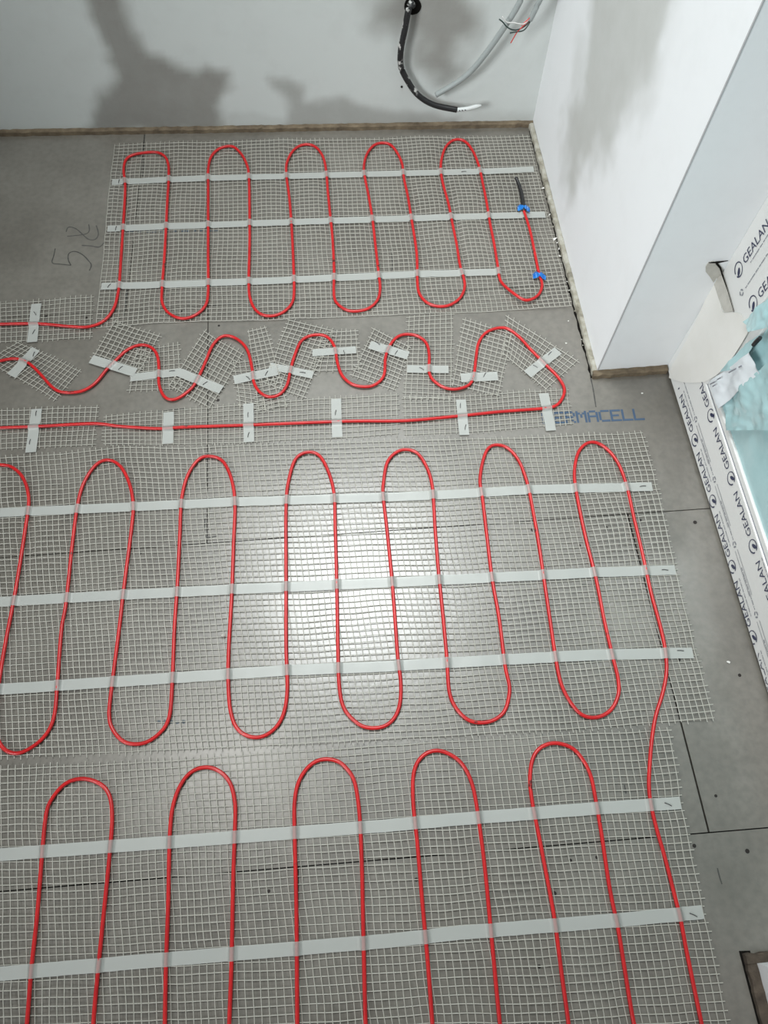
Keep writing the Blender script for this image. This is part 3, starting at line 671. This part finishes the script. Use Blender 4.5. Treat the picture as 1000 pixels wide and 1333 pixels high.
# spatial lookup of cable height for the tapes that cover it
grid = {}
for pth in (pA, pB, pC):
    for p in pth: grid.setdefault((int(math.floor(p.x/0.02)), int(math.floor(p.y/0.02))), []).append(p)
def cable_d(x, y):
    gx, gy = int(math.floor(x/0.02)), int(math.floor(y/0.02)); best = 0.03
    for i in (-1, 0, 1):
        for j in (-1, 0, 1):
            for p in grid.get((gx+i, gy+j), ())[::3]: best = min(best, math.hypot(p.x-x, p.y-y))
    return best
def cable_z(x, y):
    gx, gy = int(math.floor(x/0.02)), int(math.floor(y/0.02)); best = 9
    for i in (-1, 0, 1):
        for j in (-1, 0, 1):
            for p in grid.get((gx+i, gy+j), ()):
                d = math.hypot(p.x-x, p.y-y)
                if d < best: best = d
    w = CR+0.0004; top = CZ+CR+0.0004
    if best < w*0.6: return top
    if best < w*1.0: return top-0.0008
    if best > 0.010: return 0.0
    return (top-0.0008)*(1-(best-w)/(0.010-w))**1.4

# ------------------------------------------------------------------ nets and tapes
CELL = 0.0100
def netting(parent, top, bot, z0, seed, wave=0.0022, tw_=0.00068, lw_=0.00072, cell=CELL, fringe=(1, 1, 1, 1), fr=0.55, tapes=()):
    """woven scrim between two edge lines (world points); round-ish threads both ways"""
    Lt = sum((top[i+1]-top[i]).length for i in range(len(top)-1)); Lb = sum((bot[i+1]-bot[i]).length for i in range(len(bot)-1))
    D = (polylerp(top, .5)-polylerp(bot, .5)).length
    nu = max(2, int(round((Lt+Lb)/2/cell))); nv = max(2, int(round(D/cell)))
    tp = [polylerp(top, i/nu) for i in range(nu+1)]; bt = [polylerp(bot, i/nu) for i in range(nu+1)]
    sd = Vector((seed*3.7, seed*1.3, 0))
    def node(u, v):
        i = min(max(int(math.floor(u)), 0), nu-1); a = u-i
        p = tp[i].lerp(tp[i+1], a).lerp(bt[i].lerp(bt[i+1], a), v/nv)
        q = p*5+sd; w1 = noise.noise(q); w2 = noise.noise(p*13+sd*2)
        dx = noise.noise(p*7+sd*1.7)*0.0030+noise.noise(p*24+sd)*0.0012; dy = noise.noise(p*7-sd*1.3)*0.0030+noise.noise(p*24-sd)*0.0010
        dm_ = cable_d(p.x, p.y)
        for pl in tapes:
            for i_ in range(len(pl)-1):
                a_, b_ = pl[i_], pl[i_+1]; ab = b_-a_; k_ = max(0, min(1, (p-a_).dot(ab)/ab.length_squared)); dm_ = min(dm_, ((a_+ab*k_)-p).length)
        k_ = max(0.0, min(1.0, (dm_-0.008)/0.014)); k_ = k_*k_*(3-2*k_)
        z = z0+wave*max(0.0, 0.45+0.9*w1+0.5*w2)*(0.15+0.85*k_)
        return Vector((p.x+dx, p.y+dy, z))
    mb = MB()
    def thread(pts, r, flat):
        k = 5; v = []; fr_ = frames(pts)
        for p, (t_, s, u_) in zip(pts, fr_):
            for j in range(k):
                a = 2*math.pi*j/k+0.31; v.append(p+s*(math.cos(a)*r)+u_*(math.sin(a)*r*flat))
        n = len(pts)
        mb.add(v, [[i*k+j, i*k+(j+1) % k, (i+1)*k+(j+1) % k, (i+1)*k+j] for i in range(n-1) for j in range(k)])
    rn = random.Random(seed)
    for i in range(nu+1):
        a, b_ = (fr*rn.uniform(.5, 1.3) if fringe[0] else 0), (fr*rn.uniform(.5, 1.3) if fringe[1] else 0)
        ys = [-a]+[j+0.0 for j in range(nv+1)]+[nv+b_]
        thread([node(i, y)+Vector((0, 0, 0.0004)) for y in ys], tw_, 0.7)
    for j in range(nv+1):
        a, b_ = (fr*rn.uniform(.5, 1.3) if fringe[2] else 0), (fr*rn.uniform(.5, 1.3) if fringe[3] else 0)
        thread([node(x, j) for x in [-a]+[i+0.0 for i in range(nu+1)]+[nu+b_]], lw_, 0.8)
    o = mb.build('netting', M['net'], None, True); o['kind'] = 'stuff'
    return keep(o, parent)
def ribbon(parent, pts, w, zoff, ww=None):
    """tape band of width w along world points, humped over any cable"""
    L = sum((pts[i+1]-pts[i]).length for i in range(len(pts)-1)); n = max(4, int(L/0.002)); v = []
    ce = [polylerp(pts, i/n) for i in range(n+1)]
    for i, (t_, s, u_) in enumerate(frames(ce)):
        s = Vector((s.x, s.y, 0)).normalized()
        for j, k in enumerate((-1, -0.33, 0.33, 1)):
            p = ce[i]+s*(k*w/2+noise.noise(ce[i]*60)*0.0004)
            z = max(zoff+0.0005*noise.noise(p*30), cable_z(p.x, p.y))
            v.append(Vector((p.x, p.y, z)))
    f = [[4*i+j, 4*i+j+1, 4*i+5+j, 4*i+4+j] for i in range(n) for j in range(3)]
    o = obj('tape', v, f, M['tape'], None, True)
    at = o.data.attributes.new('contact', 'FLOAT', 'POINT')          # pressed onto the cable the tape turns clearer
    at.data.foreach_set('value', [max(0.0, min(1.0, (cable_z(p.x, p.y)-0.0055)/0.002)) for p in v])
    return keep(o, parent)
def staple(parent, px, py, ang, z, L=0.010):
    """bent wire staple; ang = direction in the picture of its crown, degrees"""
    a, b_ = P(px-4*math.cos(math.radians(ang)), py+4*math.sin(math.radians(ang)), z), P(px+4*math.cos(math.radians(ang)), py-4*math.sin(math.radians(ang)), z)
    c = (a+b_)/2; d = (b_-a).normalized(); n = Vector((-d.y, d.x, 0))
    pts = [c-d*L/2-Vector((0, 0, .002)), c-d*L/2+Vector((0, 0, .0004)), c+n*0.0004+Vector((0, 0, .0006)), c+d*L/2+Vector((0, 0, .0004)), c+d*L/2-Vector((0, 0, .002))]
    pt = parent
    o = obj('staple', *tube(pts, 0.0006, 5), M['staple'])
    o.parent = pt; o.matrix_parent_inverse = pt.matrix_parent_inverse.copy() if False else Matrix.Translation(-Vector(pt.parent.location)) @ Matrix.Identity(4)
    o.matrix_parent_inverse = Matrix.Identity(4)
    return o
def big_mat(label, top, bot, tapes, seed, fringe, staples):
    T, Bt = [P(*p) for p in top], [P(*p) for p in bot]
    c = (T[0]+Bt[0])/2
    e = tag(empty('mesh_mat', (0, 0, 0)), label, 'mesh mat')
    netting(e, T, Bt, 0.0012, seed, wave=0.0042, fringe=fringe, tapes=[[P(*p) for p in pl] for pl in tapes])
    ts = []
    for pl in tapes: ts.append(ribbon(e, [P(*p, 0.003) for p in pl], 0.0168, 0.0036))
    for k, x, y, a in staples: staple(ts[k], x, y, a, 0.0042)
    return e
mat1 = big_mat('pale mesh heating mat lying against the back wall, three tapes across',
    [(150, 190), (220, 188), (330, 186), (440, 184), (560, 181), (640, 180), (687, 179)], [(125, 426), (230, 420), (350, 417), (470, 413), (560, 409), (650, 405), (741, 400)],
    [[(146, 237.5), (220, 234), (270, 232), (360, 230), (475, 227), (560, 225), (640, 223), (695, 220.5)],
     [(140, 298), (217, 295), (360, 290), (450, 287), (560, 283.6), (650, 281), (710, 279.5)],
     [(132, 373), (217, 370.6), (360, 365.4), (450, 361), (560, 356.5), (652, 354)]], 1, (1, 0, 0, 1),
    [(0, 155, 236, 80), (0, 604, 223.5, 5), (1, 151, 297, 75), (2, 142, 372, 50)])
mat2 = big_mat('wide mesh heating mat between the straight cable run and the foreground mat',
    [(-220, 612), (-60, 600), (0, 597), (80, 592), (160, 583), (250, 585), (350, 580), (450, 577), (560, 575), (700, 570), (835, 564)],
    [(-220, 1003), (-60, 990), (0, 985), (100, 981), (220, 976), (350, 969), (480, 963), (600, 957), (760, 947), (925, 935)],
    [[(-120, 675), (0, 667.5), (170, 660), (300, 653.5), (500, 647.5), (600, 643), (690, 637.5), (849, 633.5)],
     [(-120, 791), (0, 783.5), (150, 775), (300, 767.5), (500, 758.5), (600, 754), (780, 745), (879, 742)],
     [(-120, 906), (0, 897.5), (150, 887.5), (375, 872.5), (500, 867.5), (600, 862), (762, 853), (902, 850)]], 2, (1, 1, 0, 1),
    [(0, 837, 633, 5), (1, 866, 742, -5), (2, 886, 847, -3)])
mat3 = big_mat('foreground mesh heating mat with the widest spaced tapes, edge near wall corner',
    [(-260, 1020), (-60, 1005), (0, 1001), (130, 996), (250, 988), (380, 979), (500, 971), (640, 963), (760, 957), (866, 951)],
    [(-280, 1470), (0, 1455), (250, 1445), (500, 1435), (750, 1425), (962, 1415)],
    [[(-130, 1122), (0, 1112.5), (250, 1094), (500, 1075), (600, 1066), (780, 1052), (886, 1045)],
     [(-130, 1278), (0, 1267.5), (250, 1246), (500, 1225), (600, 1214), (801.6, 1198), (915, 1187)]], 3, (1, 0, 0, 1),
    [(0, 870, 1047, -25), (1, 903, 1191, -25)])

strips = []
def strip(label, quad, tapes, staples=(), seed=0, z=0.0016, cell=CELL, cat='mesh strip', tw_=None):
    """small cut piece: quad = TL, TR, BR, BL pixels; tapes as pixel quads"""
    pts = [P(*p) for p in quad] if len(quad) == 4 else None
    if pts: T, Bt = [pts[0], pts[1]], [pts[3], pts[2]]
    else: T, Bt = [P(*p) for p in quad[0]], [P(*p) for p in quad[1]]
    e = tag(empty('mesh_strip', (0, 0, 0)), label, cat, 'cut mesh strips under the zigzag and straight cable runs')
    netting(e, T, Bt, z, 20+seed, wave=0.0012)
    ts = []
    for q in tapes:
        q = [P(*p, 0.003) for p in q]
        e1_, e2_ = (q[0]-q[1]).length+(q[3]-q[2]).length, (q[0]-q[3]).length+(q[1]-q[2]).length
        if e1_ > e2_: ln = [(q[0]+q[3])/2, (q[1]+q[2])/2]; w = e2_/2
        else: ln = [(q[0]+q[1])/2, (q[3]+q[2])/2]; w = e1_/2
        ts.append(ribbon(e, ln, min(w, 0.019), z+0.0022))
    for k, x, y, a in staples: staple(ts[k], x, y, a, z+0.0026)
    strips.append(e); return e
strip('short mesh strip under the cable leaving the back mat, one tape across', [(-40, 399), (120, 388), (117, 439), (-40, 448)], [[(40, 396), (55, 395.5), (49, 445), (35, 446)]], [(0, 45.5, 408, -55), (0, 44, 432, 60)], 1)
strip('tilted mesh scrap at the start of the zigzag, slanting down toward straight run', [(23, 447), (104, 484), (73, 520), (-16, 471)], [[(39, 453), (55, 456), (22, 492), (8, 487)]], [(0, 44, 461, 70)], 2)
strip('short mesh strip under the straight run beside a gap in the mesh', [(-40, 537), (127, 531), (122, 579), (-40, 586)], [[(40, 532.5), (56, 532.5), (48, 589), (32.5, 589)]], [(0, 47, 538, 80), (0, 39, 575, 75)], 3)
strip('slanted mesh piece whose tape lies low, touching the back mat corner', [(151, 420.5), (207, 439), (181, 486), (122, 468)], [[(121, 462), (178, 480.5), (175.5, 491), (117.5, 474)]], [(0, 157, 479, 40)], 4, 0.0028)
strip('upright mesh piece overlapped by two slanted ones at first zigzag crest', [(179, 456), (233, 450), (237, 505), (170, 509)], [[(170, 488), (235, 479), (238, 490), (170, 496)]], [(0, 224, 483, 5)], 5, 0.0018)
strip('strongly slanted mesh piece on the rising cable before second zigzag crest', [(268, 433), (316, 462), (274, 532), (221, 503)], [[(236, 480), (291, 503), (286, 513), (232, 491)]], [(0, 267, 499, 35)], 6, 0.0026)
strip('bare narrow mesh piece without its own tape, tucked under a taped one', [(304, 473), (332, 469), (346, 534), (314, 528)], [], [], 7, 0.0016)
strip('tall narrow mesh piece leaning over, reaching down onto the straight strip', [(325, 433), (347, 428), (373, 528), (338, 535)], [[(304, 490), (361, 477), (362, 490), (306, 501)]], [(0, 323, 492, -40), (0, 347, 486, 60)], 8, 0.0030)
strip('large slanted mesh piece on rising cable before third zigzag crest', [(376.5, 417), (432, 432), (395, 517), (346, 500)], [[(352, 472), (409, 484.5), (406, 493), (350, 482)]], [(0, 394, 485, -8)], 9, 0.0024)
strip('small square mesh piece with high tape on the falling cable', [(420, 434), (462, 432), (466, 481), (409, 484)], [[(406, 456), (463.6, 451.5), (464, 461), (407.7, 464.5)]], [(0, 448, 459, -75)], 10, 0.0032)
strip('slanted mesh piece with tape near its upper edge, before fourth crest', [(488, 430), (533, 452), (513, 508), (460, 490)], [[(483, 444), (533, 459), (530, 468), (480, 455)]], [(0, 492, 447, -35), (0, 516, 459, 55)], 11, 0.0026)
strip('tall upright mesh piece reaching from back mat down to straight strip', [(533, 414), (587, 410), (586, 520), (528, 518)], [[(530, 475.5), (584, 476.5), (584, 486), (530, 485.5)]], [(0, 549, 480, -30)], 12, 0.0018)
strip('mesh piece with low tape on the last rising cable of zigzag', [(606, 418), (665, 436), (648, 515), (590, 500)], [[(600, 486), (648, 484), (648, 496), (600, 499)]], [(0, 631, 488, 60)], 13, 0.0026)
strip('slanted mesh piece at the zigzag end, closest to the right wall', [(662, 414), (750, 471), (712, 507), (655, 462)], [[(719, 453), (734, 460.5), (693.5, 492), (680, 483)]], [(0, 716, 460, 45), (0, 697, 477, -30)], 14, 0.0020)
strip('long mesh strip under the straight run with three tapes across', [[(139, 544), (200, 538), (260, 532), (340, 526), (420, 520), (515, 515)], [(138, 579), (220, 578), (310, 577), (440, 571), (517, 565)]],
      [[(212, 536.5), (227.5, 536.5), (226, 577.5), (211, 577.5)], [(317, 526), (330, 525), (331, 575.5), (317, 575.5)], [(431, 519.6), (444, 519), (446, 569), (432.5, 569.5)]], [(1, 323, 540, 88), (1, 323.5, 566, 75), (2, 437, 537, 80)], 15, 0.0014)
strip('mesh strip under the straight run beside blue board lettering, two tapes', [[(527, 520.5), (600, 516), (670, 512), (738, 509)], [(529, 565.5), (638, 561), (743, 552)]],
      [[(593.6, 522), (606.5, 519), (610, 564), (599, 568.5)], [(701, 513), (714.5, 511.5), (723.5, 560.5), (711.5, 561)]], [(0, 599.5, 528, 88), (0, 606, 556, 80)], 16, 0.0014)

# ------------------------------------------------------------------ cables hanging on the back wall
def wp(px, py, out): return PL(px, py, B0+nb*out, nb)
bk = spline([wp(538, 8, -0.02), wp(537, 6, 0.006), wp(533, 8, 0.018), wp(527, 39, 0.020), wp(522, 65, 0.019), wp(522, 86, 0.018), wp(530, 104, 0.018), wp(544, 123.5, 0.020), wp(565, 136.5, 0.024), wp(595, 143, 0.030)], 0.006)
sup = tag(empty('supply_cable', bk[-1]), 'black supply cable hanging out of the back wall hole, smeared with plaster', 'cable')
keep(obj('sheath', *tube(bk[:int(len(bk)*0.72)], 0.0060, 10), M['cablepaint'], None, True), sup)
keep(obj('sheath', *tube(bk[int(len(bk)*0.72)-1:], 0.0060, 10), M['black'], None, True), sup)
tp_ = spline([bk[-1], wp(608, 141.5, 0.031), wp(618, 139, 0.031), wp(627, 137, 0.030)], 0.003)
c_ = keep(obj('stripped_core', *tube(tp_, [0.0045]*(len(tp_)-4)+[0.004, 0.003, 0.002, 0.001], 8), M['core'], None, True), sup); c_['label'] = 'pale bare core tip'
mbx = MB()
for q in range(3): mbx.add(*tube([tp_[2+q*2]+nb*0.0042+Vector((0, 0, 0.001)), tp_[3+q*2]+nb*0.0042], 0.0012, 4))
keep(mbx.build('print_mark', M['black']), sup)
c1 = spline([wp(702, -70, -0.02), wp(700, -66, 0.02), wp(692, -34, 0.035), wp(678, 0, 0.036), wp(661, 29, 0.036), wp(630, 73, 0.033), wp(604, 101, 0.029), wp(568, 123.5, 0.022)], 0.006)
con = tag(empty('conduit', c1[-1]), 'long grey plastic conduit hanging down the back wall beside black cable', 'conduit')
keep(obj('pipe', *tube(c1, 0.0056, 10), M['conduit'], None, True), con)
e_ = c1[-1]; dirn = (c1[-1]-c1[-2]).normalized()
keep(obj('pipe_mouth', *tube([e_-dirn*0.001, e_+dirn*0.0004], 0.0042, 8), M['greyprint']), con)
c2 = spline([wp(730, -60, -0.02), wp(729, -56, 0.03), wp(716, -28, 0.045), wp(703, 0, 0.046), wp(690, 26, 0.046)], 0.006)
con2 = tag(empty('conduit', c2[-1]), 'short grey conduit with stripped thin wires curling from its end', 'conduit')
keep(obj('pipe', *tube(c2, 0.0052, 10), M['conduit'], None, True), con2)
def wire(pts, r, m, lab):
    o = keep(obj('wire', *tube(smooth_path(spline([wp(*p) for p in pts], 0.003), 1), r, 6), M[m], None, True), con2); o['label'] = lab
wire([(691, 24, .046), (686, 32, .048), (676, 38, .05), (668, 39, .05), (660, 35, .05), (655, 29, .05), (650, 25, .05)], 0.0012, 'wire_d', 'thin dark green wire')
wire([(692, 25, .046), (687, 34, .05), (681, 40, .05), (672, 41.5, .05), (664, 43, .05)], 0.0011, 'wire_d', 'thin dark green wire')
wire([(690, 24, .048), (683, 31, .052), (676, 31, .053), (668, 29.5, .053), (660, 29, .053), (654, 21.5, .053)], 0.0011, 'wire_w', 'thin white wire')
wire([(690, 26, .046), (680, 35, .05), (674, 41, .05), (669, 49, .05), (665, 56, .05)], 0.0010, 'wire_r', 'thin red wire')
wire([(693, 20, .048), (686, 27, .05), (679, 33, .05)], 0.0010, 'wire_r', 'thin red wire')

# ------------------------------------------------------------------ crumbs
def crumb(px, py, s, label, z=0.0, m='crumb', seed=0):
    rn = random.Random(seed+px); p = P(px, py, z); bm = bmesh.new(); bmesh.ops.create_icosphere(bm, subdivisions=1, radius=s)
    for v_ in bm.verts:
        k = rn.uniform(0.6, 1.15); v_.co = Vector((v_.co.x*k*1.3, v_.co.y*k, v_.co.z*k*0.6))
    lo = min(v_.co.z for v_ in bm.verts)
    for v_ in bm.verts: v_.co += p-Vector((0, 0, lo))
    me = bpy.data.meshes.new('plaster_crumb'); bm.to_mesh(me); bm.free()
    tag(link('plaster_crumb', me, M[m]), label, 'crumb', 'plaster crumbs on the floor')
crumb(948, 862, 0.0026, 'white plaster crumb on the bare board beside the printed window frame')
crumb(836, 512, 0.0018, 'tiny white plaster crumb above the blue board lettering')
crumb(737, 447, 0.0018, 'tiny white plaster crumb near the right wall strip')
crumb(740, 418, 0.0014, 'speck of white plaster near the right wall strip and back mat')
crumb(291, 827, 0.0032, 'beige plaster crumb caught in the wide mat beside the cable', 0.0045, 'ledge')
